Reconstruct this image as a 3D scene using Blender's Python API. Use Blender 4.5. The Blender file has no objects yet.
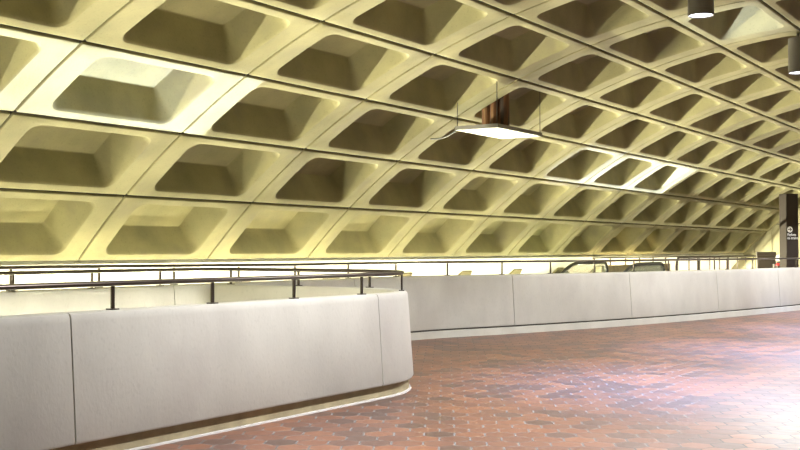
import bpy, bmesh, math, random
from mathutils import Vector, Matrix
random.seed(7)
C = bpy.context.scene.collection
PI = math.pi

# ------------------------------------------------------------------ layout
R = 11.0                  # vault radius
AX = -6.17285             # height of the vault's axis
T0, DT = 0.7550746, 0.1082344     # lowest joint line, angle of one row of coffers
L = 2.43079               # length of one coffer panel along the vault
Y0 = 9.75443
YEND = Y0 + 13 * L        # end wall
CAM = Vector((3.09702, 0.0, 1.525))
YAW, PITCH, FPX = 0.565483, 0.022249, 1100.819

# ------------------------------------------------------------------ materials
def mat(name, col, rough=0.8, metal=0.0, var=0.0, vscale=3.0, speck=0.0, bump=0.0, bscale=40.0,
        stain=None, stain_amt=0.0, stain_scale=0.6, stretch=(1, 1, 1), emit=None, estr=0.0):
    m = bpy.data.materials.new(name); m.use_nodes = True
    nt = m.node_tree; n = nt.nodes; l = nt.links
    b = n['Principled BSDF']
    b.inputs['Roughness'].default_value = rough
    b.inputs['Metallic'].default_value = metal
    if emit:
        b.inputs['Emission Color'].default_value = (*emit, 1); b.inputs['Emission Strength'].default_value = estr
    geo = n.new('ShaderNodeNewGeometry')
    mp = n.new('ShaderNodeMapping'); mp.inputs['Scale'].default_value = stretch
    l.new(geo.outputs['Position'], mp.inputs['Vector'])
    col_out = None
    def noise(scale, detail=4):
        t = n.new('ShaderNodeTexNoise'); t.inputs['Scale'].default_value = scale; t.inputs['Detail'].default_value = detail
        l.new(mp.outputs[0], t.inputs['Vector']); return t.outputs['Fac']
    def ramp(src, a, b_, c0, c1):
        r = n.new('ShaderNodeValToRGB'); r.color_ramp.elements[0].position = a; r.color_ramp.elements[1].position = b_
        r.color_ramp.elements[0].color = (*c0, 1); r.color_ramp.elements[1].color = (*c1, 1)
        l.new(src, r.inputs[0]); return r.outputs[0]
    def mul(a, b_):
        x = n.new('ShaderNodeMixRGB'); x.blend_type = 'MULTIPLY'; x.inputs[0].default_value = 1
        if isinstance(a, tuple): x.inputs[1].default_value = (*a, 1)
        else: l.new(a, x.inputs[1])
        l.new(b_, x.inputs[2]); return x.outputs[0]
    cur = col
    if var: cur = mul(cur, ramp(noise(vscale), .3, .7, (1 - var,) * 3, (1 + 0 * var,) * 3))
    if speck: cur = mul(cur, ramp(noise(38, 2), .28, .42, (1 - speck,) * 3, (1, 1, 1)))
    if stain:
        f = ramp(noise(stain_scale, 8), .52, .72, (0, 0, 0), (stain_amt,) * 3)
        x = n.new('ShaderNodeMixRGB'); l.new(f, x.inputs[0])
        if isinstance(cur, tuple): x.inputs[1].default_value = (*cur, 1)
        else: l.new(cur, x.inputs[1])
        x.inputs[2].default_value = (*stain, 1); cur = x.outputs[0]
    if isinstance(cur, tuple): b.inputs['Base Color'].default_value = (*cur, 1)
    else: l.new(cur, b.inputs['Base Color'])
    if bump:
        bp = n.new('ShaderNodeBump'); bp.inputs['Strength'].default_value = bump; bp.inputs['Distance'].default_value = .01
        l.new(noise(bscale, 5), bp.inputs['Height']); l.new(bp.outputs[0], b.inputs['Normal'])
    return m

M = {}
M['vault'] = mat('vault_concrete', (.288, .262, .137), .88, var=.34, vscale=1.6, speck=.12, bump=.25, stain=(.20, .175, .11), stain_amt=.7, stain_scale=2.3)
M['joint'] = mat('joint_gap_shade', (.06, .055, .045), .95)  # near-black stands in for shade inside the open gaps
M['lower'] = mat('lower_vault_brightened', (.86, .85, .80), .8, var=.06, bump=.1)  # pale albedo stands in for strong light on the lower vault
M['niche'] = mat('recess_shade_olive', (.20, .17, .09), .9, var=.2)  # darker olive stands in for weaker light in a recess
M['parapet'] = mat('parapet_concrete', (.52, .51, .45), .75, var=.13, vscale=2.2, speck=.08, bump=.15, stain=(.36, .33, .30), stain_amt=.45, stain_scale=1.3, stretch=(1, 1, .6))
M['plinth'] = mat('plinth_concrete', (.42, .36, .21), .85, var=.35, vscale=5, bump=.2)
M['curb'] = mat('pale_curb', (.50, .48, .45), .8, var=.15, vscale=12)
M['bronze'] = mat('bronze_metal', (.075, .06, .05), .33, metal=.75, var=.15)
M['pylon'] = mat('brown_painted_steel', (.022, .013, .008), .9, metal=0, var=.1)
M['white'] = mat('white_sign_ink', (.85, .85, .85), .5)
M['endwall'] = mat('board_marked_concrete', (.33, .30, .19), .88, var=.2, vscale=2, bump=.2, stretch=(3, 3, .4))
M['platform'] = mat('platform_concrete', (.35, .33, .30), .8, var=.2)
M['lampmetal'] = mat('lamp_housing_metal', (.22, .21, .20), .4, metal=.6)
M['glow_lamp'] = mat('lamp_lens', (.9, .9, .95), .5, emit=(.80, .84, 1.0), estr=5)
M['glow_tube'] = mat('fluorescent_tube', (.9, .9, .9), .5, emit=(1.0, .92, .62), estr=20)
M['tray'] = mat('white_sheet_metal', (.22, .22, .20), .5, var=.08)
M['wire'] = mat('black_cable', (.02, .02, .02), .6)
M['steel'] = mat('dull_steel', (.33, .34, .28), .4, metal=.35, var=.2)
def glass():
    m = mat('tinted_glass', (.16, .18, .12), .1); m.node_tree.nodes['Principled BSDF'].inputs['Alpha'].default_value = .45; return m
M['glass'] = glass()
M['rubber'] = mat('black_rubber', (.02, .02, .02), .3)
M['kiosk'] = mat('dark_enamel', (.035, .025, .018), .4)
M['lid'] = mat('white_plastic', (.8, .8, .82), .4)
M['red'] = mat('red_plastic', (.75, .03, .03), .4)

def rust():
    m = mat('rusty_metal', (.2, .08, .03), .65); nt = m.node_tree; n = nt.nodes; l = nt.links
    b = n['Principled BSDF']; g = n['Geometry'] if 'Geometry' in n else n.new('ShaderNodeNewGeometry')
    mp = n.new('ShaderNodeMapping'); mp.inputs['Scale'].default_value = (14, 14, 1.2); l.new(g.outputs['Position'], mp.inputs[0])
    t = n.new('ShaderNodeTexNoise'); t.inputs['Scale'].default_value = 1; t.inputs['Detail'].default_value = 5; l.new(mp.outputs[0], t.inputs[0])
    r = n.new('ShaderNodeValToRGB'); l.new(t.outputs['Fac'], r.inputs[0]); e = r.color_ramp.elements
    e[0].position = .35; e[0].color = (.025, .01, .005, 1); e[1].position = .75; e[1].color = (.30, .20, .09, 1)
    k = e.new(.52); k.color = (.12, .042, .012, 1)
    l.new(r.outputs[0], b.inputs['Base Color']); return m
M['rust'] = rust()

def hex_floor():
    m = bpy.data.materials.new('hex_quarry_tile'); m.use_nodes = True; nt = m.node_tree; n = nt.nodes; l = nt.links
    b = n['Principled BSDF']
    W = .25
    geo = n.new('ShaderNodeNewGeometry'); sep = n.new('ShaderNodeSeparateXYZ'); l.new(geo.outputs['Position'], sep.inputs[0])
    def mth(op, a, b_=None, c=None):
        x = n.new('ShaderNodeMath'); x.operation = op
        for k, v in enumerate((a, b_, c)):
            if v is None: continue
            if isinstance(v, (int, float)): x.inputs[k].default_value = v
            else: l.new(v, x.inputs[k])
        return x.outputs[0]
    # flats across Y (pitch W along Y), points along X
    u = mth('DIVIDE', sep.outputs[1], W); v = mth('DIVIDE', sep.outputs[0], W)
    S = math.sqrt(3)
    def cell(ou, ov):
        uu = mth('ADD', u, ou); vv = mth('DIVIDE', mth('ADD', v, ov), S)
        cu = mth('ROUND', uu); cv = mth('ROUND', vv)
        du = mth('ABSOLUTE', mth('SUBTRACT', uu, cu)); dv = mth('ABSOLUTE', mth('MULTIPLY', mth('SUBTRACT', vv, cv), S))
        d = mth('MAXIMUM', du, mth('ADD', mth('MULTIPLY', du, .5), mth('MULTIPLY', dv, S / 2)))
        return d, cu, cv
    d1, a1, b1 = cell(0, 0); d2, a2, b2 = cell(.5, S / 2)
    first = mth('LESS_THAN', d1, d2)
    d = mth('MINIMUM', d1, d2)
    comb1 = n.new('ShaderNodeCombineXYZ'); l.new(a1, comb1.inputs[0]); l.new(b1, comb1.inputs[1])
    comb2 = n.new('ShaderNodeCombineXYZ'); l.new(a2, comb2.inputs[0]); l.new(b2, comb2.inputs[1]); comb2.inputs[2].default_value = 5.3
    mx = n.new('ShaderNodeMixRGB'); l.new(first, mx.inputs[0]); l.new(comb2.outputs[0], mx.inputs[1]); l.new(comb1.outputs[0], mx.inputs[2])
    wn = n.new('ShaderNodeTexWhiteNoise'); wn.noise_dimensions = '3D'; l.new(mx.outputs[0], wn.inputs['Vector'])
    r = n.new('ShaderNodeValToRGB'); l.new(wn.outputs['Value'], r.inputs[0]); e = r.color_ramp.elements
    e[0].position = 0; e[0].color = (.10, .055, .04, 1); e[1].position = 1; e[1].color = (.27, .115, .062, 1)
    for pos, c in ((.22, (.125, .068, .052)), (.34, (.17, .077, .050)), (.7, (.22, .094, .055))):
        k = e.new(pos); k.color = (*c, 1)
    ns = n.new('ShaderNodeTexNoise'); ns.inputs['Scale'].default_value = .55; ns.inputs['Detail'].default_value = 5; l.new(geo.outputs['Position'], ns.inputs[0])
    r2 = n.new('ShaderNodeValToRGB'); l.new(ns.outputs['Fac'], r2.inputs[0]); r2.color_ramp.elements[0].position = .35; r2.color_ramp.elements[1].position = .65
    r2.color_ramp.elements[0].color = (.78, .78, .80, 1); r2.color_ramp.elements[1].color = (1, 1, 1, 1)
    mu = n.new('ShaderNodeMixRGB'); mu.blend_type = 'MULTIPLY'; mu.inputs[0].default_value = 1; l.new(r.outputs[0], mu.inputs[1]); l.new(r2.outputs[0], mu.inputs[2])
    g = n.new('ShaderNodeMapRange'); l.new(d, g.inputs['Value']); g.inputs['From Min'].default_value = .462; g.inputs['From Max'].default_value = .475
    fin = n.new('ShaderNodeMixRGB'); l.new(g.outputs[0], fin.inputs[0]); l.new(mu.outputs[0], fin.inputs[1]); fin.inputs[2].default_value = (.15, .14, .135, 1)
    l.new(fin.outputs[0], b.inputs['Base Color'])
    ns2 = n.new('ShaderNodeTexNoise'); ns2.inputs['Scale'].default_value = 9; l.new(geo.outputs['Position'], ns2.inputs[0])
    ro = n.new('ShaderNodeMapRange'); l.new(ns2.outputs['Fac'], ro.inputs['Value']); ro.inputs['To Min'].default_value = .36; ro.inputs['To Max'].default_value = .5
    rr = mth('MAXIMUM', ro.outputs[0], mth('MULTIPLY', g.outputs[0], .8)); l.new(rr, b.inputs['Roughness'])
    hg = n.new('ShaderNodeMapRange'); l.new(d, hg.inputs['Value']); hg.inputs['From Min'].default_value = .44; hg.inputs['From Max'].default_value = .475
    hg.inputs['To Min'].default_value = 1; hg.inputs['To Max'].default_value = 0
    h2 = mth('ADD', hg.outputs[0], mth('MULTIPLY', wn.outputs['Value'], .3))
    bp = n.new('ShaderNodeBump'); bp.inputs['Strength'].default_value = .18; bp.inputs['Distance'].default_value = .005; l.new(h2, bp.inputs['Height'])
    l.new(bp.outputs[0], b.inputs['Normal']); b.inputs['Specular IOR Level'].default_value = .75
    return m
M['floor'] = hex_floor()

# ------------------------------------------------------------------ helpers
def obj(name, bm, m, parent=None, smooth=False, angle=None):
    me = bpy.data.meshes.new(name)
    bmesh.ops.recalc_face_normals(bm, faces=bm.faces[:])
    bm.to_mesh(me); bm.free()
    me.materials.append(M[m] if isinstance(m, str) else m)
    if smooth:
        for p in me.polygons: p.use_smooth = True
        if angle: me.set_sharp_from_angle(angle=math.radians(angle))
    o = bpy.data.objects.new(name, me); C.objects.link(o)
    if parent: o.parent = parent
    return o
def tag(o, label=None, cat=None, group=None, kind=None):
    for k, v in (('label', label), ('category', cat), ('group', group), ('kind', kind)):
        if v: o[k] = v
    return o
def empty(name, loc=(0, 0, 0), rz=0):
    o = bpy.data.objects.new(name, None); C.objects.link(o); o.location = loc; o.rotation_euler = (0, 0, rz)
    o.empty_display_size = .2
    return o
def box(bm, c, s, rot=None, bev=0):
    r = bmesh.ops.create_cube(bm, size=1)
    vs = r['verts']
    bmesh.ops.scale(bm, vec=s, verts=vs)
    if bev:
        es = list({e for v in vs for e in v.link_edges})
        rb = bmesh.ops.bevel(bm, geom=es, offset=bev, segments=2, affect='EDGES', profile=.5)
        vs = list({v for f in rb['faces'] for v in f.verts} | {v for v in vs if v.is_valid})
    if rot: bmesh.ops.rotate(bm, cent=(0, 0, 0), matrix=rot, verts=vs)
    bmesh.ops.translate(bm, vec=c, verts=vs)
def cyl(bm, a, b, r, n=16, r2=None):
    a, b = Vector(a), Vector(b); d = b - a
    rr = bmesh.ops.create_cone(bm, cap_ends=True, segments=n, radius1=r, radius2=r if r2 is None else r2, depth=d.length)
    bmesh.ops.rotate(bm, cent=(0, 0, 0), matrix=d.to_track_quat('Z', 'Y').to_matrix(), verts=rr['verts'])
    bmesh.ops.translate(bm, vec=(a + b) / 2, verts=rr['verts'])
def resample(pts, step):
    P = [Vector(p) for p in pts]; s = [0]
    for a, b in zip(P, P[1:]): s.append(s[-1] + (b - a).length)
    return P, s
def at(path, t):
    P, s = path
    t = max(0, min(s[-1], t))
    for k in range(len(P) - 1):
        if t <= s[k + 1] or k == len(P) - 2:
            f = (t - s[k]) / max(1e-9, s[k + 1] - s[k]); return P[k].lerp(P[k + 1], f)
def tang(path, t, h=.12):
    return (at(path, t + h) - at(path, t - h)).normalized()
def sweep(bm, path, prof, s0, s1, step=.15, closed_prof=True):
    """prof: list of (u outward to the right of travel, z)"""
    n = max(1, int(math.ceil((s1 - s0) / step))); rings = []
    for k in range(n + 1):
        t = s0 + (s1 - s0) * k / n
        p = at(path, t); d = tang(path, t); o = Vector((d.y, -d.x, 0)).normalized()
        rings.append([bm.verts.new((p.x + o.x * u, p.y + o.y * u, p.z + z)) for u, z in prof])
    m = len(prof)
    for a, b in zip(rings, rings[1:]):
        for i in range(m if closed_prof else m - 1):
            j = (i + 1) % m; bm.faces.new((a[i], a[j], b[j], b[i]))
    if closed_prof:
        bm.faces.new(rings[0]); bm.faces.new(rings[-1][::-1])
def catmull(pts, n=8):
    P = [Vector(p) for p in pts]; out = []
    Q = [P[0] * 2 - P[1]] + P + [P[-1] * 2 - P[-2]]
    for k in range(1, len(Q) - 2):
        for j in range(n):
            t = j / n; a, b, c, d = Q[k - 1:k + 3]
            out.append(.5 * ((2 * b) + (c - a) * t + (2 * a - 5 * b + 4 * c - d) * t * t + (3 * b - a - 3 * c + d) * t ** 3))
    out.append(P[-1]); return out
def vault_pt(i, y, d=0.0):
    t = T0 + i * DT; return Vector((-math.cos(t) * (R + d), y, math.sin(t) * (R + d) + AX))

# ------------------------------------------------------------------ vault
def rrect(a, b, r, nc=5, ne=6):
    """rounded rectangle loop, half sizes a (s) x b (l); constant vertex count"""
    pts = []
    for q, (cx, cy) in enumerate(((1, 1), (-1, 1), (-1, -1), (1, -1))):
        ox, oy = cx * (a - r), cy * (b - r)
        for k in range(nc + 1):
            th = PI / 2 * q + PI / 2 * k / nc
            pts.append((ox + r * math.cos(th), oy + r * math.sin(th)))
        nx = ((-1, 1), (-1, -1), (1, -1), (1, 1))[q]
        ex, ey = nx[0] * (a - r), nx[1] * (b - r)
        thn = PI / 2 * (q + 1)
        p0 = pts[-1]; p1 = (ex + r * math.cos(thn), ey + r * math.sin(thn))
        for k in range(1, ne):
            pts.append((p0[0] + (p1[0] - p0[0]) * k / ne, p0[1] + (p1[1] - p0[1]) * k / ne))
    return pts
def panel_mesh():
    H = R * DT; bm = bmesh.new()
    gs, gl = .019, .015
    A, B = H / 2 - gs, L / 2 - gl
    loops = []
    def add(a, b, r, depth, cs=0.0, cl=0.0):
        vs = []
        for s, l_ in rrect(a, b, r):
            s += cs; l_ += cl
            th = PI / 2 + s / R
            vs.append(bm.verts.new((-math.cos(th) * (R + depth), l_, math.sin(th) * (R + depth) - R)))
        loops.append(vs)
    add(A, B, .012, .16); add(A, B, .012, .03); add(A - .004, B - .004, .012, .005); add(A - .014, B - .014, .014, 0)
    # opening: rows .11 - .885, columns .14 - .86
    sa, sb = (.885 - .11) / 2 * H, .36 * L
    cs = ((.885 + .11) / 2 - .5) * H
    add(sa + .03, sb + .03, .15, 0, cs); add(sa + .010, sb + .010, .145, .004, cs)
    add(sa, sb, .14, .014, cs); add(sa - .012, sb - .010, .135, .04, cs)
    ia, ib = (.76 - .228) / 2 * H, .312 * L; ci = ((.76 + .228) / 2 - .5) * H
    add(ia + .010, ib + .008, .04, .42, ci); add(ia, ib, .035, .43, ci)
    for q, (a, b) in enumerate(zip(loops, loops[1:])):
        n = len(a)
        for k in range(n):
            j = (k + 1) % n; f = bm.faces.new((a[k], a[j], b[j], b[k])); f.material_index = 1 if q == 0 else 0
    bm.faces.new(loops[-1])
    bmesh.ops.recalc_face_normals(bm, faces=bm.faces[:])
    # make the front face the hall
    f = max(bm.faces, key=lambda f: f.calc_area())
    if f.normal.z > 0: bmesh.ops.reverse_faces(bm, faces=bm.faces[:])
    me = bpy.data.meshes.new('coffer_panel'); bm.to_mesh(me); bm.free()
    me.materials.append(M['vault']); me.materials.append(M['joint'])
    for p in me.polygons: p.use_smooth = True
    me.set_sharp_from_angle(angle=math.radians(24))
    return me
bm = bmesh.new()
yA, yB = Y0 - 6 * L, YEND
ns = 60
for off, col in ((.52, 0),):
    rows = []
    for k in range(ns + 1):
        t = T0 - .004 + (PI - 2 * T0 + .008) * k / ns
        rows.append([bm.verts.new((-math.cos(t) * (R + off), y, math.sin(t) * (R + off) + AX)) for y in (yA, yB)])
    for a, b in zip(rows, rows[1:]): bm.faces.new((a[0], a[1], b[1], b[0]))
ceiling = obj('ceiling', bm, 'joint'); tag(ceiling, kind='structure')
PM = panel_mesh()
fwd = Vector((-math.sin(YAW) * math.cos(PITCH), math.cos(YAW) * math.cos(PITCH), math.sin(PITCH)))
rgt = Vector((math.cos(YAW), math.sin(YAW), 0)); up = rgt.cross(fwd)
def pix(p):
    d = Vector(p) - CAM; z = d.dot(fwd)
    if z < .3: return None
    return 400 + FPX * d.dot(rgt) / z, 225 - FPX * d.dot(up) / z
def shown(i, j):
    q = [pix(vault_pt(i + a, Y0 + (j + b) * L)) for a, b in ((0, 0), (0, 1), (1, 1), (1, 0))]
    if any(v is None for v in q): return 0
    for ax, lo, hi in ((0, 0, 800), (1, 0, 450)):
        for side, lim in ((1, lo), (-1, hi)):
            out = []
            for k in range(len(q)):
                a, b = q[k], q[(k + 1) % len(q)]; ia = side * (a[ax] - lim) >= 0; ib = side * (b[ax] - lim) >= 0
                if ia: out.append(a)
                if ia != ib:
                    f = (lim - a[ax]) / (b[ax] - a[ax]); out.append((a[0] + (b[0] - a[0]) * f, a[1] + (b[1] - a[1]) * f))
            q = out
            if not q: return 0
    return abs(sum(q[k][0] * q[(k + 1) % len(q)][1] - q[(k + 1) % len(q)][0] * q[k][1] for k in range(len(q)))) / 2
cells = [(shown(i, j), i, j) for i in range(15) for j in range(-6, 13)]
cells.sort(key=lambda a: -a[0])
rest = bmesh.new()
def panel_matrix(i, j):
    tm = T0 + (i + .5) * DT
    return Matrix.Translation((-math.cos(tm) * R, Y0 + (j + .5) * L, math.sin(tm) * R + AX)) @ Matrix.Rotation(tm - PI / 2, 4, 'Y')
for k, (a, i, j) in enumerate(cells):
    mw = panel_matrix(i, j)
    if k < 99 and a > 0:
        o = bpy.data.objects.new('coffer_panel', PM); C.objects.link(o); o.parent = ceiling; o.matrix_local = mw
    else:
        n0 = len(rest.verts); rest.from_mesh(PM); rest.verts.ensure_lookup_table()
        bmesh.ops.transform(rest, matrix=mw, verts=rest.verts[n0:])
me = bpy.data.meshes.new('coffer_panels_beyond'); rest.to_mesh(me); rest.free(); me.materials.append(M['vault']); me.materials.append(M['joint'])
o = bpy.data.objects.new('distant_coffering', me); C.objects.link(o); o.parent = ceiling; o['kind'] = 'stuff'

# lower, smooth part of the vault either side, in pieces with open joints
def lower(side, name):
    bm = bmesh.new()
    for j in range(-6, 13):
        y0, y1 = Y0 + j * L + .006, Y0 + (j + 1) * L - .006
        rows = []
        for k in range(13):
            t = T0 - .004 - (T0 - .06) * k / 12
            rows.append([bm.verts.new((side * math.cos(t) * (R + d), y, math.sin(t) * (R + d) + AX)) for y, d in ((y0, .12), (y0, 0), (y1, 0), (y1, .12))])
        for a, b in zip(rows, rows[1:]):
            for q in range(3): bm.faces.new((a[q], a[q + 1], b[q + 1], b[q]))
        bm.faces.new(rows[0])
    return tag(obj(name, bm, 'lower'), kind='structure')
wl = lower(-1, 'wall_left'); lower(1, 'wall_right')
# block mid each lower panel, its olive standing in for recess shade
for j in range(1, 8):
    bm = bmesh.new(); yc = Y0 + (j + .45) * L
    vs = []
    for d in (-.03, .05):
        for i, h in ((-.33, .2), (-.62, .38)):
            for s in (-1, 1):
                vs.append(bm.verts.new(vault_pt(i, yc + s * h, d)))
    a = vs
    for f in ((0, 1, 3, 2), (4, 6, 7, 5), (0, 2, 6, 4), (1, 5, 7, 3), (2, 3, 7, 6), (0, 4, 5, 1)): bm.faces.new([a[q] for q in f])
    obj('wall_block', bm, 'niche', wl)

# end wall, board-marked
bm = bmesh.new()
n = 72; step = 2 * R / n
for k in range(n):
    x0, x1 = -R + k * step, -R + (k + 1) * step
    rec = .03 if k % 2 else 0
    def ztop(x): return math.sqrt(max(0, (R + .3) ** 2 - x * x)) + AX
    for (z0, z1, z2) in ((-5.6, 2.44, 2.44), (2.47, ztop(x0), ztop(x1))):
        if z1 <= z0: continue
        v = [bm.verts.new(p) for p in ((x0, YEND + .02 + rec, z0), (x1, YEND + .02 + rec, z0), (x1, YEND + .02 + rec, max(z2, z0)), (x0, YEND + .02 + rec, z1),
                                       (x0, YEND + .3, z0), (x1, YEND + .3, z0), (x1, YEND + .3, max(z2, z0)), (x0, YEND + .3, z1))]
        for f in ((0, 1, 2, 3), (4, 7, 6, 5), (0, 3, 7, 4), (1, 5, 6, 2), (3, 2, 6, 7), (0, 4, 5, 1)): bm.faces.new([v[q] for q in f])
tag(obj('wall_back', bm, 'endwall'), kind='structure')

# platform level far below
bm = bmesh.new(); box(bm, (0, (yA + YEND) / 2, -5.75), (21.8, YEND - yA, .3)); tag(obj('floor_lower', bm, 'platform'), kind='structure')

# ------------------------------------------------------------------ parapets
XF = -3.07
near_path = resample([(XF, -6, 0), (XF, 9.45, 0)] + [(XF - 1.55 + 1.55 * math.cos(a), 9.55 + 1.55 * math.sin(a), 0) for a in [PI / 2 * k / 14 for k in range(15)]] + [(-6.74, 11.10, 0)], .1)
far_pts = catmull([(-6.78, 11, 0), (-6.77, 13, 0), (-6.74, 14.8, 0), (-6.52, 16.3, 0), (-5.83, 18.1, 0), (-4.83, 21.2, 0), (-4.04, 24.55, 0), (-3.28, 28.6, 0), (-2.6, 33, 0), (-1.9, 37.5, 0), (-1.4, 41.3, 0)], 8)
far_path = resample([(-6.78, -6, 0)] + [tuple(p) for p in far_pts], .1)
def wall_prof(w, zb=.135):
    return [(-.01, zb), (0, zb + .02), (-.060, 1.00), (-.064, 1.035), (-.076, 1.06), (-.10, 1.07), (-w + .03, 1.07), (-w + .008, 1.06), (-w, 1.035), (-w, -.32), (-.055, -.32), (-.055, zb - .005)]
def s_of(path, x, y):
    P, s = path; best = (1e9, 0); t = 0
    while t < s[-1]:
        p = at(path, t); d = (p.x - x) ** 2 + (p.y - y) ** 2
        if d < best[0]: best = (d, t)
        t += .05
    return best[1]
def parapet(path, joints, w, label, curb):
    root = empty('parapet', tuple(at(path, path[1][-1] * .6)))
    inv = Matrix.Translation(-root.location)
    def part(name, bm, m, **k):
        bmesh.ops.transform(bm, matrix=inv, verts=bm.verts[:]); return obj(name, bm, m, root, **k)
    js = [0] + joints + [path[1][-1]]
    for a, b in zip(js, js[1:]):
        bm = bmesh.new(); sweep(bm, path, wall_prof(w, .135 if curb else .152), a + .007, b - .007, .12); part('wall_panel', bm, 'parapet', smooth=True, angle=40)
    bm = bmesh.new(); sweep(bm, path, [(-.085, .16), (-.085, 1.03), (-.11, 1.05), (-w + .05, 1.05), (-w + .03, 1.03), (-w + .03, .16)], .01, path[1][-1] - .01, .12)
    part('joint_filler', bm, 'joint')
    bm = bmesh.new(); sweep(bm, path, [(-.05, 0), (-.05, .134), (-.075, .134), (-.075, 0)] if curb else [(.008, 0), (.008, .118), (-.02, .124), (-.075, .124), (-.075, 0)], 0, path[1][-1], .12); part('plinth', bm, 'plinth' if curb else 'parapet', smooth=True, angle=40)
    if not curb:
        bm = bmesh.new(); sweep(bm, path, [(-.03, .12), (-.03, .16), (-.07, .16), (-.07, .12)], 0, path[1][-1], .12); part('reveal', bm, 'joint')  # dark strip stands in for shadow in the gap above the plinth
    if curb:
        bm = bmesh.new(); sweep(bm, path, [(-.024, 0), (-.028, .010), (-.049, .016), (-.049, 0)], 0, path[1][-1], .12); part('curb', bm, 'curb', smooth=True, angle=50)
    return tag(root, label, 'parapet')
parapet(near_path, [7.1, 11.41, s_of(near_path, -3.09, 9.42)], .22,
        'pale concrete parapet with rounded end in the foreground, standing on the red tile floor', True)
fj = [s_of(far_path, *q) for q in ((-6.78, 6.3), (-6.78, 10.3), (-6.76, 14.3), (-5.82, 18.0), (-4.83, 21.2), (-4.05, 24.5), (-3.4, 27.6), (-2.95, 30.9), (-2.4, 34.2), (-1.9, 37.5))]
parapet(far_path, fj, .30, 'long curved pale concrete parapet across the back edge of the tile floor', False)

# ------------------------------------------------------------------ tile floor
pts = [(7.2, -6), (7.2, YEND), (-7.75, YEND), (-7.75, 25.2)]
s1 = s_of(far_path, -4.0, 25.2); t = s1
while t > s_of(far_path, -6.78, 11.2):
    p = at(far_path, t); d = tang(far_path, t); pts.append((p.x - d.y * .33, p.y + d.x * .33)); t -= .4
pts += [(-7.11, 11.0), (-7.11, -6), (-6.85, -6), (-6.85, 10.90)]
tt = s_of(near_path, -6.6, 11.10)
while tt > 0:
    p = at(near_path, tt); d = tang(near_path, tt); pts.append((p.x - d.y * .21, p.y + d.x * .21)); tt -= .3 if tt > 14.8 else 3
pts.append((XF - .21, -6))
bm = bmesh.new()
vt = [bm.verts.new((x, y, 0)) for x, y in pts]; f = bm.faces.new(vt)
r = bmesh.ops.extrude_face_region(bm, geom=[f]); bmesh.ops.translate(bm, vec=(0, 0, -.32), verts=[v for v in r['geom'] if isinstance(v, bmesh.types.BMVert)])
bmesh.ops.triangulate(bm, faces=[f for f in bm.faces if len(f.verts) > 4])
tag(obj('floor', bm, 'floor'), kind='structure')

# ------------------------------------------------------------------ handrails
def rail_prof(w=.030, h=.021, n=12):
    return [(w * math.cos(2 * PI * k / n), h * math.sin(2 * PI * k / n)) for k in range(n)]
def handrail(pts, posts, label, zbase=1.07, base=True, prof=None, psize=(.034, .014)):
    path = resample(pts, .1)
    root = empty('handrail', tuple(Vector(pts[len(pts) // 2]) * 1)); inv = Matrix.Translation(-root.location)
    bm = bmesh.new(); sweep(bm, path, prof or rail_prof(), 0, path[1][-1], .1)
    bmesh.ops.transform(bm, matrix=inv, verts=bm.verts[:]); obj('rail', bm, 'bronze', root, smooth=True, angle=50)
    for t in posts:
        p = at(path, t); d = tang(path, t); a = math.atan2(d.y, d.x); rm = Matrix.Rotation(a, 3, 'Z')
        bm = bmesh.new(); zt = p.z - .012
        box(bm, (0, 0, (zt + zbase) / 2), (psize[0], psize[1], zt - zbase), bev=.002)
        if base: box(bm, (0, 0, zbase + .005), (.08, .06, .01))
        bmesh.ops.rotate(bm, cent=(0, 0, 0), matrix=rm, verts=bm.verts[:]); bmesh.ops.translate(bm, vec=(p.x, p.y, 0), verts=bm.verts[:])
        bmesh.ops.transform(bm, matrix=inv, verts=bm.verts[:]); obj('post', bm, 'bronze', root)
    return tag(root, label, 'handrail'), path
ZR = 1.268
o_ = .13
npts = [(XF - o_, -6, ZR), (XF - o_, 9.45, ZR)]
npts += [(XF - 1.55 + (1.55 - o_) * math.cos(a), 9.55 + (1.55 - o_) * math.sin(a), ZR) for a in [PI / 2 * k / 14 for k in range(15)]]
npts += [(-6.5, 10.97, ZR)] + [(-6.5 - .33 * math.sin(a), 10.64 + .33 * math.cos(a), ZR) for a in [PI / 2 * k / 8 for k in range(1, 9)]] + [(-6.86, 10.3, ZR), (-6.86, -6, ZR)]
np_, sn = resample(npts, .1)
posts = [.3 + 1.12 * k for k in range(0, 40)]
posts = [11.87 + 1.11 * k for k in range(-10, 25)]
posts = [t for t in posts if .05 < t < sn[-1] - .1]
handrail(npts, posts, 'dark bronze handrail on the foreground parapet, bending back round its far end', psize=(.027, .02))
fpts = [(-7.0, -6, 1.325), (-7.0, 8.5, 1.325), (-6.98, 13.2, ZR + .03)]
t = s_of(far_path, -6.74, 13.6)
while t < far_path[1][-1]:
    p = at(far_path, t); d = tang(far_path, t); fpts.append((p.x - d.y * .13, p.y + d.x * .13, ZR + .035)); t += .4
fp, sf = resample(fpts, .1)
handrail(fpts, [13.93 + 1.26 * k for k in range(-10, 27) if 0 < 13.95 + 1.28 * k < sf[-1]], 'long dark handrail on short posts along the top of the curved back parapet', psize=(.027, .02))
handrail([(-7.6, 25.9, 1.31), (-7.6, YEND - .3, 1.31)], [.06 + 1.08 * k for k in range(15)], 'dark rail on tall posts behind the back parapet, close under the lowest coffers', zbase=0, psize=(.035, .03))
cpts = [(-6.6, 29.3, .1), (-6.6, 29.3, 1.05)] + [(-6.6, 29.3 + .25 * (1 - math.cos(a)), 1.05 + .25 * math.sin(a)) for a in [PI / 2 * k / 6 for k in range(1, 7)]] + [(-6.6, 38.5, 1.30)]
root = empty('handrail', (-6.6, 33, 0))
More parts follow.
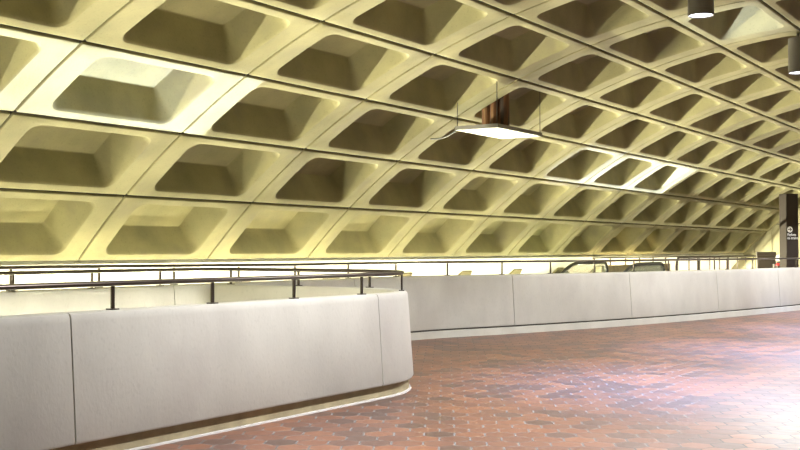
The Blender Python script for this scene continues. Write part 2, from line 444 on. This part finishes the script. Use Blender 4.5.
def tube(bm, pts, r, n=10):
    for a, b in zip(pts, pts[1:]): cyl(bm, a, b, r, n)
    for p in pts[1:-1]:
        q = bmesh.ops.create_uvsphere(bm, u_segments=n, v_segments=6, radius=r); bmesh.ops.translate(bm, vec=p, verts=q['verts'])
bm = bmesh.new(); tube(bm, [Vector(p) - Vector(root.location) for p in [(-6.6, 29.3, 0)] + cpts[1:]], .028); obj('rail', bm, 'bronze', root, smooth=True, angle=50)
for y in (31.2, 32.8, 34.2, 38.4):
    bm = bmesh.new(); cyl(bm, (0, y - 33, 0), (0, y - 33, 1.29), .022, 10); obj('post', bm, 'bronze', root)
tag(root, 'dark tube rail with rounded front end, standing behind the back parapet left of the pylon', 'handrail')

# ------------------------------------------------------------------ escalator
esc = empty('escalator', (-6.2, 25, 0))
def side_curve(zt, y_flat0=-1.6, y_end=.05, ybot=-12.0, off=0.0):
    """handrail centre line in (y,z) from newel foot over the top and down the slope; y relative to 25"""
    r = .22 - off; pts = []
    pts += [(y_end - .30 + .0, zt - .62)]
    for k in range(9):
        a = -PI / 2 + PI * k / 8; pts.append((y_end - r - off + r * math.cos(a) , zt - .22 + .0 + r * math.sin(a)))
    pts = pts[1:]
    # flat part, then a gentle bend into the 30 degree slope
    y, z, a = y_end - .25, zt - off, 0.0
    pts.append((y_flat0, z)); y = y_flat0
    while a < math.radians(30):
        a += math.radians(2.5); y -= .11 * math.cos(a); z -= .11 * math.sin(a); pts.append((y, z))
    L_ = (y - ybot) ; pts.append((ybot, z - L_ * math.tan(math.radians(30)))); return pts
for x, zt in ((-6.9, 1.22), (-5.5, 1.20)):
    cur = side_curve(zt)
    bm = bmesh.new(); tube(bm, [(x + 6.2, y, z) for y, z in cur], .04, 12); obj('moving_handrail', bm, 'rubber', esc, smooth=True, angle=50)
    inner = side_curve(zt, off=.035)
    top = inner[4:]
    bm = bmesh.new()
    rows = [[bm.verts.new((x + 6.2 + s, y, z)) for s in (-.02, .02)] + [bm.verts.new((x + 6.2 + s, y, z - .80 - (.0 if k > 5 else 0))) for s in (.02, -.02)] for k, (y, z) in enumerate(top)]
    for a, b in zip(rows, rows[1:]):
        for q in range(4): bm.faces.new((a[q], a[(q + 1) % 4], b[(q + 1) % 4], b[q]))
    bm.faces.new(rows[0]); bm.faces.new(rows[-1][::-1])
    obj('balustrade', bm, 'glass', esc)
    bm = bmesh.new()
    rows = [[bm.verts.new((x + 6.2 + s, y, z - .78)) for s in (-.09, .09)] + [bm.verts.new((x + 6.2 + s, y, z - 1.35)) for s in (.09, -.09)] for y, z in top]
    for a, b in zip(rows, rows[1:]):
        for q in range(4): bm.faces.new((a[q], a[(q + 1) % 4], b[(q + 1) % 4], b[q]))
    bm.faces.new(rows[0]); bm.faces.new(rows[-1][::-1])
    obj('skirt', bm, 'steel', esc)
bm = bmesh.new()
box(bm, (0, -.75, -.10), (1.2, 1.9, .12)); y, z = -1.75, -.06
for k in range(28):
    y -= .34; z -= .19; box(bm, (0, y, z - .1), (1.18, .36, .2))
obj('steps', bm, 'steel', esc)
tag(esc, 'escalator with black handrails going down behind the back parapet', 'escalator')

bm = bmesh.new(); box(bm, (-7.42, 28.4, .56), (.16, 5.2, 1.12), bev=.02)
tag(obj('edge_wall', bm, 'plinth'), 'low olive wall under the far rail, behind the escalator handrails', 'wall')

# ------------------------------------------------------------------ pylon sign
def ray(px, py):
    return (fwd + rgt * ((px - 400) / FPX) - up * ((py - 225) / FPX))
py_c = CAM + ray(789, 249) * 33.0
view_ang = math.atan2(CAM.y - py_c.y, CAM.x - py_c.x)      # from the pylon to the viewer
fa = view_ang + math.radians(31) + 0                # wide face normal turned to the right in view
pyl = empty('sign_pylon', (py_c.x, py_c.y, 0), fa + PI / 2)   # local -Y is the lettered face
bm = bmesh.new(); box(bm, (0, 0, 1.595), (.395, .395, 3.19), bev=.012); obj('post', bm, 'pylon', pyl)
bm = bmesh.new()
r = bmesh.ops.create_circle(bm, cap_ends=True, segments=40, radius=.088)
ex = bmesh.ops.extrude_face_region(bm, geom=bm.faces[:]); bmesh.ops.translate(bm, vec=(0, 0, .004), verts=[v for v in ex['geom'] if isinstance(v, bmesh.types.BMVert)])
bmesh.ops.rotate(bm, cent=(0, 0, 0), matrix=Matrix.Rotation(PI / 2, 3, 'X'), verts=bm.verts[:]); bmesh.ops.translate(bm, vec=(-.085, -.1975, 2.12), verts=bm.verts[:])
obj('sign_disc', bm, 'white', pyl)
bm = bmesh.new()
def prism(bm, pts, y0, y1):
    a = [bm.verts.new((x, y0, z)) for x, z in pts]; b = [bm.verts.new((x, y1, z)) for x, z in pts]
    bm.faces.new(a); bm.faces.new(b[::-1])
    for k in range(len(pts)): bm.faces.new((a[k], b[k], b[(k + 1) % len(pts)], a[(k + 1) % len(pts)]))
cx_, cz_ = -.085, 2.12
prism(bm, [(cx_ - .065, cz_ + .012), (cx_ - .065, cz_ - .012), (cx_ + .03, cz_ - .012), (cx_ + .03, cz_ + .012)], -.206, -.2015)
prism(bm, [(cx_ + .066, cz_), (cx_ + .008, cz_ + .055), (cx_ - .018, cz_ + .055), (cx_ + .034, cz_)], -.206, -.2015)
prism(bm, [(cx_ + .066, cz_), (cx_ + .034, cz_), (cx_ - .018, cz_ - .055), (cx_ + .008, cz_ - .055)], -.206, -.2015)
obj('arrow', bm, 'pylon', pyl)
def text(body, size, loc, width, name='lettering'):
    cu = bpy.data.curves.new(name, 'FONT'); cu.body = body; cu.size = size; cu.extrude = .0015
    t = bpy.data.objects.new(name, cu); C.objects.link(t); bpy.context.view_layer.update()
    dg = bpy.context.evaluated_depsgraph_get(); me = bpy.data.meshes.new_from_object(t.evaluated_get(dg))
    w = max(v.co.x for v in me.vertices) - min(v.co.x for v in me.vertices)
    me.transform(Matrix.Diagonal((width / w, 1, 1, 1))); me.transform(Matrix.Rotation(PI / 2, 4, 'X'))
    bpy.data.objects.remove(t); bpy.data.curves.remove(cu)
    me.materials.clear(); me.materials.append(M['white'])
    o = bpy.data.objects.new(name, me); C.objects.link(o); o.parent = pyl; o.location = loc; return o
text('Platform', .115, (-.172, -.2, 1.93), .275)
text('to trains', .115, (-.172, -.2, 1.83), .355)
tag(pyl, 'tall dark brown sign pylon with a white arrow disc, behind the back parapet', 'sign')

# ------------------------------------------------------------------ things by the pylon
q = CAM + ray(766, 249) * 36
kb = empty('ticket_machine', (q.x, q.y, 0), YAW - .25)
bm = bmesh.new(); box(bm, (0, 0, .72), (.58, .5, 1.2), bev=.015); obj('cabinet', bm, 'kiosk', kb)
bm = bmesh.new(); box(bm, (0, 0, 1.385), (.60, .52, .13), bev=.015); obj('top_cap', bm, 'kiosk', kb)
bm = bmesh.new(); box(bm, (0, 0, .06), (.5, .44, .12)); obj('base', bm, 'bronze', kb)
tag(kb, 'low dark cabinet standing left of the sign pylon behind the rail', 'cabinet')
q = CAM + ray(779.5, 249) * 34
lb = empty('litter_bin', (q.x, q.y, 0), 0)
bm = bmesh.new(); cyl(bm, (0, 0, 0), (0, 0, 1.08), .20, 24); obj('body', bm, 'kiosk', lb)
bm = bmesh.new(); cyl(bm, (0, 0, 1.03), (0, 0, 1.10), .07, 20); bmesh.ops.translate(bm, vec=(-.02, -.16, 0), verts=bm.verts[:]); obj('red_button', bm, 'red', lb)
bm = bmesh.new(); cyl(bm, (0, 0, 1.08), (0, 0, 1.16), .10, 24); obj('neck', bm, 'kiosk', lb)
bm = bmesh.new()
sp = bmesh.ops.create_uvsphere(bm, u_segments=24, v_segments=12, radius=.13); bmesh.ops.scale(bm, vec=(1, 1, 1.5), verts=bm.verts[:]); bmesh.ops.translate(bm, vec=(0, 0, 1.19), verts=bm.verts[:])
bmesh.ops.delete(bm, geom=[v for v in bm.verts if v.co.z < 1.15], context='VERTS'); obj('lid', bm, 'lid', lb, smooth=True)
tag(lb, 'small dark bin with white domed lid and red mark beside the pylon', 'bin')

# ------------------------------------------------------------------ lamps hung from the crown
def downlight(y, label):
    x, zb = -.72, 4.20; top = math.sqrt(R * R - x * x) + AX
    root = empty('pendant_lamp', (x, y, zb))
    bm = bmesh.new(); n = 40; prof = [(.128, .03), (.140, 0), (.146, 0), (.146, .53), (.06, .545), (0, .545)]
    rings = [[bm.verts.new((r_ * math.cos(2 * PI * k / n), r_ * math.sin(2 * PI * k / n), z)) for k in range(n)] for r_, z in prof[:-1]]
    for a, b in zip(rings, rings[1:]):
        for k in range(n): bm.faces.new((a[k], a[(k + 1) % n], b[(k + 1) % n], b[k]))
    bm.faces.new(rings[-1]); obj('housing', bm, 'lampmetal', root, smooth=True, angle=40)
    bm = bmesh.new(); bmesh.ops.create_circle(bm, cap_ends=True, segments=40, radius=.135); bmesh.ops.translate(bm, vec=(0, 0, .012), verts=bm.verts[:]); obj('lens', bm, 'glow_lamp', root)
    bm = bmesh.new(); cyl(bm, (0, 0, .54), (0, 0, top - zb + .3), .025, 12); obj('stem', bm, 'lampmetal', root)
    li = bpy.data.lights.new('lamp_light', 'SPOT'); li.spot_size = math.radians(135); li.spot_blend = .15; li.energy = LAMP; li.color = (.98, .97, 1.0); li.shadow_soft_size = .12
    lo = bpy.data.objects.new('lamp_light', li); C.objects.link(lo); lo.location = (x, y, zb - .02)
    li = bpy.data.lights.new('lamp_beam', 'SPOT'); li.spot_size = math.radians(82); li.spot_blend = 1; li.energy = BEAM if y > 10 else 0; li.color = (.26, .42, 1.0); li.shadow_soft_size = .1
    lo = bpy.data.objects.new('lamp_beam', li); C.objects.link(lo); lo.location = (x, y, zb - .02)
    return tag(root, label, 'lamp')
LAMP = 1420
BEAM = 3000
downlight(12.45, 'cylindrical ceiling lamp with glowing end, cut off by the top edge of the picture')
downlight(17.30, 'grey cylindrical ceiling lamp glowing below, at the upper right edge')
for y in (7.6, 22.15, 27.0, 31.85, 36.7):
    downlight(y, 'cylindrical ceiling lamp in the row along the crown of the vault')['group'] = 'lamps along the crown of the vault'

# ------------------------------------------------------------------ trough lights at platform level
TROUGH = 130
for side in (-1,):
    for k in range(8):
        y0 = -4.5 + k * 5.75
        root = empty('trough_light', (side * 9.8, y0 + 2.8, -3.9))
        bm = bmesh.new()
        box(bm, (0, 0, -.04), (.34, 5.6, .06)); box(bm, (-.16, 0, .06), (.03, 5.6, .18)); box(bm, (.16, 0, .06), (.03, 5.6, .18)); obj('housing', bm, 'steel', root)
        bm = bmesh.new(); cyl(bm, (0, -2.75, .04), (0, 2.75, .04), .02, 8); obj('tube', bm, 'glow_tube', root)
        li = bpy.data.lights.new('trough_glow', 'AREA'); li.shape = 'RECTANGLE'; li.size = .14; li.size_y = 5.6; li.energy = TROUGH * (1.3 if y0 > 10 else 1); li.color = (1.0, .97, .68)
        lo = bpy.data.objects.new('trough_glow', li); C.objects.link(lo); lo.location = (side * 9.8, y0 + 2.8, -3.78)
        lo.rotation_euler = (0, side * math.radians(180 - 30), 0)
        tag(root, 'long fluorescent trough at platform level below the vault', 'light', 'platform trough lights')

# added unseen fill lights, hooded to throw light low across the upper coffers
COVE_FILL = 930
for side in (-1,):
    for k in range(8):
        y0 = -4.5 + k * 5.75
        root = empty('added_cove_fill', (side * 8.78, y0 + 2.8, 0))
        bm = bmesh.new()
        def plate(x0, z0, x1, z1, th=.012):
            d = Vector((x1 - x0, 0, z1 - z0)); nrm = Vector((-d.z, 0, d.x)).normalized() * th
            c = [Vector((x0, 0, z0)), Vector((x1, 0, z1)), Vector((x1, 0, z1)) + nrm, Vector((x0, 0, z0)) + nrm]
            v = [bm.verts.new((-side * p.x, y, p.z)) for y in (-2.85, 2.85) for p in c]
            for f in ((0, 1, 2, 3), (7, 6, 5, 4), (0, 4, 5, 1), (1, 5, 6, 2), (2, 6, 7, 3), (3, 7, 4, 0)): bm.faces.new([v[q] for q in f])
        plate(-.055, .03, .20, .20); plate(-.055, .03, .02, -.075); plate(.02, -.075, .10, -.075)
        obj('hood', bm, 'lampmetal', root)
        bm = bmesh.new(); cyl(bm, (0, -2.75, .0), (0, 2.75, .0), .018, 8); obj('tube', bm, 'glow_tube', root)
        li = bpy.data.lights.new('cove_fill', 'AREA'); li.shape = 'RECTANGLE'; li.size = .07; li.size_y = 5.6; li.energy = COVE_FILL * (1.3 if y0 > 10 else 1); li.color = (1.0, .97, .68)
        lo = bpy.data.objects.new('cove_fill', li); C.objects.link(lo); lo.location = (side * 8.755, y0 + 2.8, 0.005)
        lo.rotation_euler = (0, side * math.radians(180 - 57), 0)
        tag(root, 'added hooded fill light, unseen low on the vault behind the parapet', 'light', 'added fill lights on the lower vault')

EDGE = 75  # energy of added, unseen fill lights for the backs of the lower coffers
PLAT_FILL = 38
for k in range(8):
    y0 = -4.5 + k * 5.75
    root = empty('added_edge_fill', (-7.7, y0 + 2.8, -.62))
    bm = bmesh.new(); box(bm, (0, 0, -.05), (.16, 5.6, .03)); box(bm, (.07, 0, 0), (.02, 5.6, .1)); box(bm, (.27, 0, -.05), (.4, .06, .03)); obj('housing', bm, 'lampmetal', root)
    bm = bmesh.new(); cyl(bm, (0, -2.75, 0), (0, 2.75, 0), .016, 8); obj('tube', bm, 'glow_tube', root)
    li = bpy.data.lights.new('edge_fill', 'AREA'); li.shape = 'RECTANGLE'; li.size = .08; li.size_y = 5.6; li.energy = EDGE; li.color = (1.0, .97, .66)
    lo = bpy.data.objects.new('edge_fill', li); C.objects.link(lo); lo.location = (-7.7, y0 + 2.8, -.59); lo.rotation_euler = (PI, 0, 0)
    tag(root, 'added unseen fill light along the outer edge of the tile floor slab', 'light', 'added edge fill lights')

# added unseen fill inside the opening, under the lip of the near parapet
for k in range(4):
    y = .5 + k * 2.75
    root = empty('added_opening_fill', (-3.42, y, -.7))
    bm = bmesh.new(); box(bm, (-.08, 0, .14), (.48, 2.8, .03)); box(bm, (.09, 0, 0), (.04, 2.4, .3)); obj('hood', bm, 'steel', root)
    bm = bmesh.new(); cyl(bm, (0, -1.1, .05), (0, 1.1, .05), .02, 8); obj('tube', bm, 'glow_tube', root)
    li = bpy.data.lights.new('opening_fill', 'AREA'); li.shape = 'RECTANGLE'; li.size = .1; li.size_y = 2.3; li.energy = 190; li.color = (1, .98, .82)
    lo = bpy.data.objects.new('opening_fill', li); C.objects.link(lo); lo.location = (-3.46, y, -.70); lo.rotation_euler = (0, math.radians(82), 0)
    tag(root, 'added hooded fill light inside the floor opening', 'light', 'added fill lights inside the floor opening')

# added wide fill lights, unseen under the floor opening
for y in (-1.0, 3.2, 7.4):
    root = empty('added_platform_fill', (-3.95, y, -4.2))
    bm = bmesh.new(); box(bm, (0, 0, -.04), (1.7, 2.9, .06), bev=.01); obj('housing', bm, 'lampmetal', root)
    bm = bmesh.new(); box(bm, (0, 0, -.7), (.12, .12, 1.28)); obj('stand', bm, 'steel', root)
    bm = bmesh.new(); box(bm, (0, 0, .0), (1.6, 2.8, .02)); obj('lens', bm, 'glow_tube', root)
    li = bpy.data.lights.new('platform_fill', 'AREA'); li.shape = 'RECTANGLE'; li.size = 1.6; li.size_y = 2.8; li.energy = PLAT_FILL; li.color = (1, .90, .72)
    lo = bpy.data.objects.new('platform_fill', li); C.objects.link(lo); lo.location = (-3.95, y, -4.17); lo.rotation_euler = (PI, 0, 0)
    tag(root, 'added wide flat fill light on a stand at platform level', 'light', 'added platform fill lights')

# added unseen boxes, slots cut to throw one bright band on the vault
def add_patch_light(src, yA_, yB_, power, i0=2.02, i1=2.985):
    src = Vector(src); tgt = [vault_pt(i0, yA_), vault_pt(i0, yB_), vault_pt(i1, yB_), vault_pt(i1, yA_)]
    aim = (sum(tgt, Vector()) / 4 - src).normalized(); a = .35
    ux = Vector((0, 1, 0)) - aim * aim.y; ux.normalize(); uy = aim.cross(ux)
    hole = []
    for p in tgt:
        d = p - src; d = d * (a / d.dot(aim)); hole.append((d.dot(ux), d.dot(uy)))
    root = empty('added_patch_light', tuple(src))
    W_, H_ = max(abs(h[0]) for h in hole) + .12, max(abs(h[1]) for h in hole) + .12
    def w(x, y, z): return ux * x + uy * y + aim * z
    bm = bmesh.new()
    outer = []
    sx = math.copysign(1, hole[1][0] - hole[0][0]); sy = math.copysign(1, hole[2][1] + hole[3][1] - hole[0][1] - hole[1][1])
    outer = [(-sx * W_, -sy * H_), (sx * W_, -sy * H_), (sx * W_, sy * H_), (-sx * W_, sy * H_)]
    for z in (a, ):
        i_ = [bm.verts.new(w(h[0], h[1], z)) for h in hole]; o = [bm.verts.new(w(h[0], h[1], z)) for h in outer]
        for k in range(4): bm.faces.new((i_[k], i_[(k + 1) % 4], o[(k + 1) % 4], o[k]))
        b_ = [bm.verts.new(w(h[0], h[1], -.1)) for h in outer]
        for k in range(4): bm.faces.new((o[k], o[(k + 1) % 4], b_[(k + 1) % 4], b_[k]))
        bm.faces.new(b_)
    obj('housing', bm, 'rubber', root)
    bm = bmesh.new(); box(bm, (0, 0, -(src.z + 5.6) / 2 - .2), (.08, .08, src.z + 5.6 - .4)); obj('stand', bm, 'steel', root)
    li = bpy.data.lights.new('patch_fill', 'POINT'); li.energy = power; li.color = (.72, .82, 1.0); li.shadow_soft_size = .003
    lo = bpy.data.objects.new('patch_fill', li); C.objects.link(lo); lo.location = src
    return tag(root, 'added black box with a slot shaped to brighten one vault patch', 'light', 'added patch lights')
add_patch_light((-4.9, 9.3, -1.5), 4.4, 10.1, 3700)
add_patch_light((-8.45, 25.2, .5), 19.9, 26.9, 11000)
add_patch_light((-5.2, 7.0, .15), 14.7, 16.95, 11000, 6.03, 6.97)

# ------------------------------------------------------------------ drip tray under the leaking coffer
tz = 3.30
tr = empty('drip_tray', (-4.6, 14.97, tz))
bm = bmesh.new(); box(bm, (0, 0, 0), (.70, 1.50, .012)); obj('sheet', bm, 'tray', tr)
bm = bmesh.new()
for c, s in (((.35, 0, .025), (.015, 1.5, .06)), ((-.35, 0, .025), (.015, 1.5, .06)), ((0, .75, .025), (.715, .015, .06)), ((0, -.75, .025), (.715, .015, .06))): box(bm, c, s)
obj('rim', bm, 'lampmetal', tr)
for x, y in ((.33, .73), (-.33, .73), (.33, -.73), (-.33, -.73)):
    X = -4.6 + x; top = math.sqrt(R * R - X * X) + AX - tz
    bm = bmesh.new(); cyl(bm, (x, y, 0), (x, y, top + .05), .006, 6); obj('hanging_wire', bm, 'wire', tr)
tag(tr, 'flat white tray hung on thin wires below one coffer of the vault', 'tray')
lc = empty('leak_chute', (-4.74, 15.16, tz + .02))
for k, (x, y, r_) in enumerate(((-.15, -.05, .085), (.0, -.08, .08), (.13, -.02, .085), (-.06, .06, .09))):
    bm = bmesh.new(); cyl(bm, (x, y, .0), (x, y, .72), r_, 20, r_ * .92); obj('pipe', bm, 'rust', lc, smooth=True, angle=50)
tag(lc, 'rust-brown streaked pipes coming out of a coffer down to the white tray', 'pipe')
def cable(pts, r, label):
    root = bmesh.new(); tube(root, pts, r, 8); o = obj('cable', root, 'wire', smooth=True, angle=60); tag(o, label, 'cable')
p0 = Vector((-5.66, 14.66, 3.26)); p1 = Vector((-4.93, 14.3, 3.37))
cable([p0.lerp(p1, k / 8) + Vector((0, 0, -.06 * math.sin(PI * k / 8))) + Vector((.02, 0, -.02)) for k in range(9)], .012, 'black cable running from the vault joint to the hanging white tray')

# ------------------------------------------------------------------ world, camera, view
w = bpy.data.worlds.new('World'); bpy.context.scene.world = w; w.use_nodes = True
w.node_tree.nodes['Background'].inputs[0].default_value = (.95, .93, .85, 1); w.node_tree.nodes['Background'].inputs[1].default_value = .08
cd = bpy.data.cameras.new('Camera'); cam = bpy.data.objects.new('Camera', cd); C.objects.link(cam)
cd.sensor_width = 36; cd.lens = FPX / 800 * 36; cd.clip_end = 200
cam.location = CAM; cam.rotation_euler = (PI / 2 + PITCH, 0, YAW)
sc = bpy.context.scene; sc.camera = cam
sc.view_settings.view_transform = 'Standard'; sc.view_settings.look = 'None'; sc.view_settings.gamma = 1; sc.view_settings.use_curve_mapping = False
sc.view_settings.exposure = 0.12
try:
    sc.cycles.use_denoising = True; sc.cycles.max_bounces = 8; sc.cycles.diffuse_bounces = 5
except Exception: pass
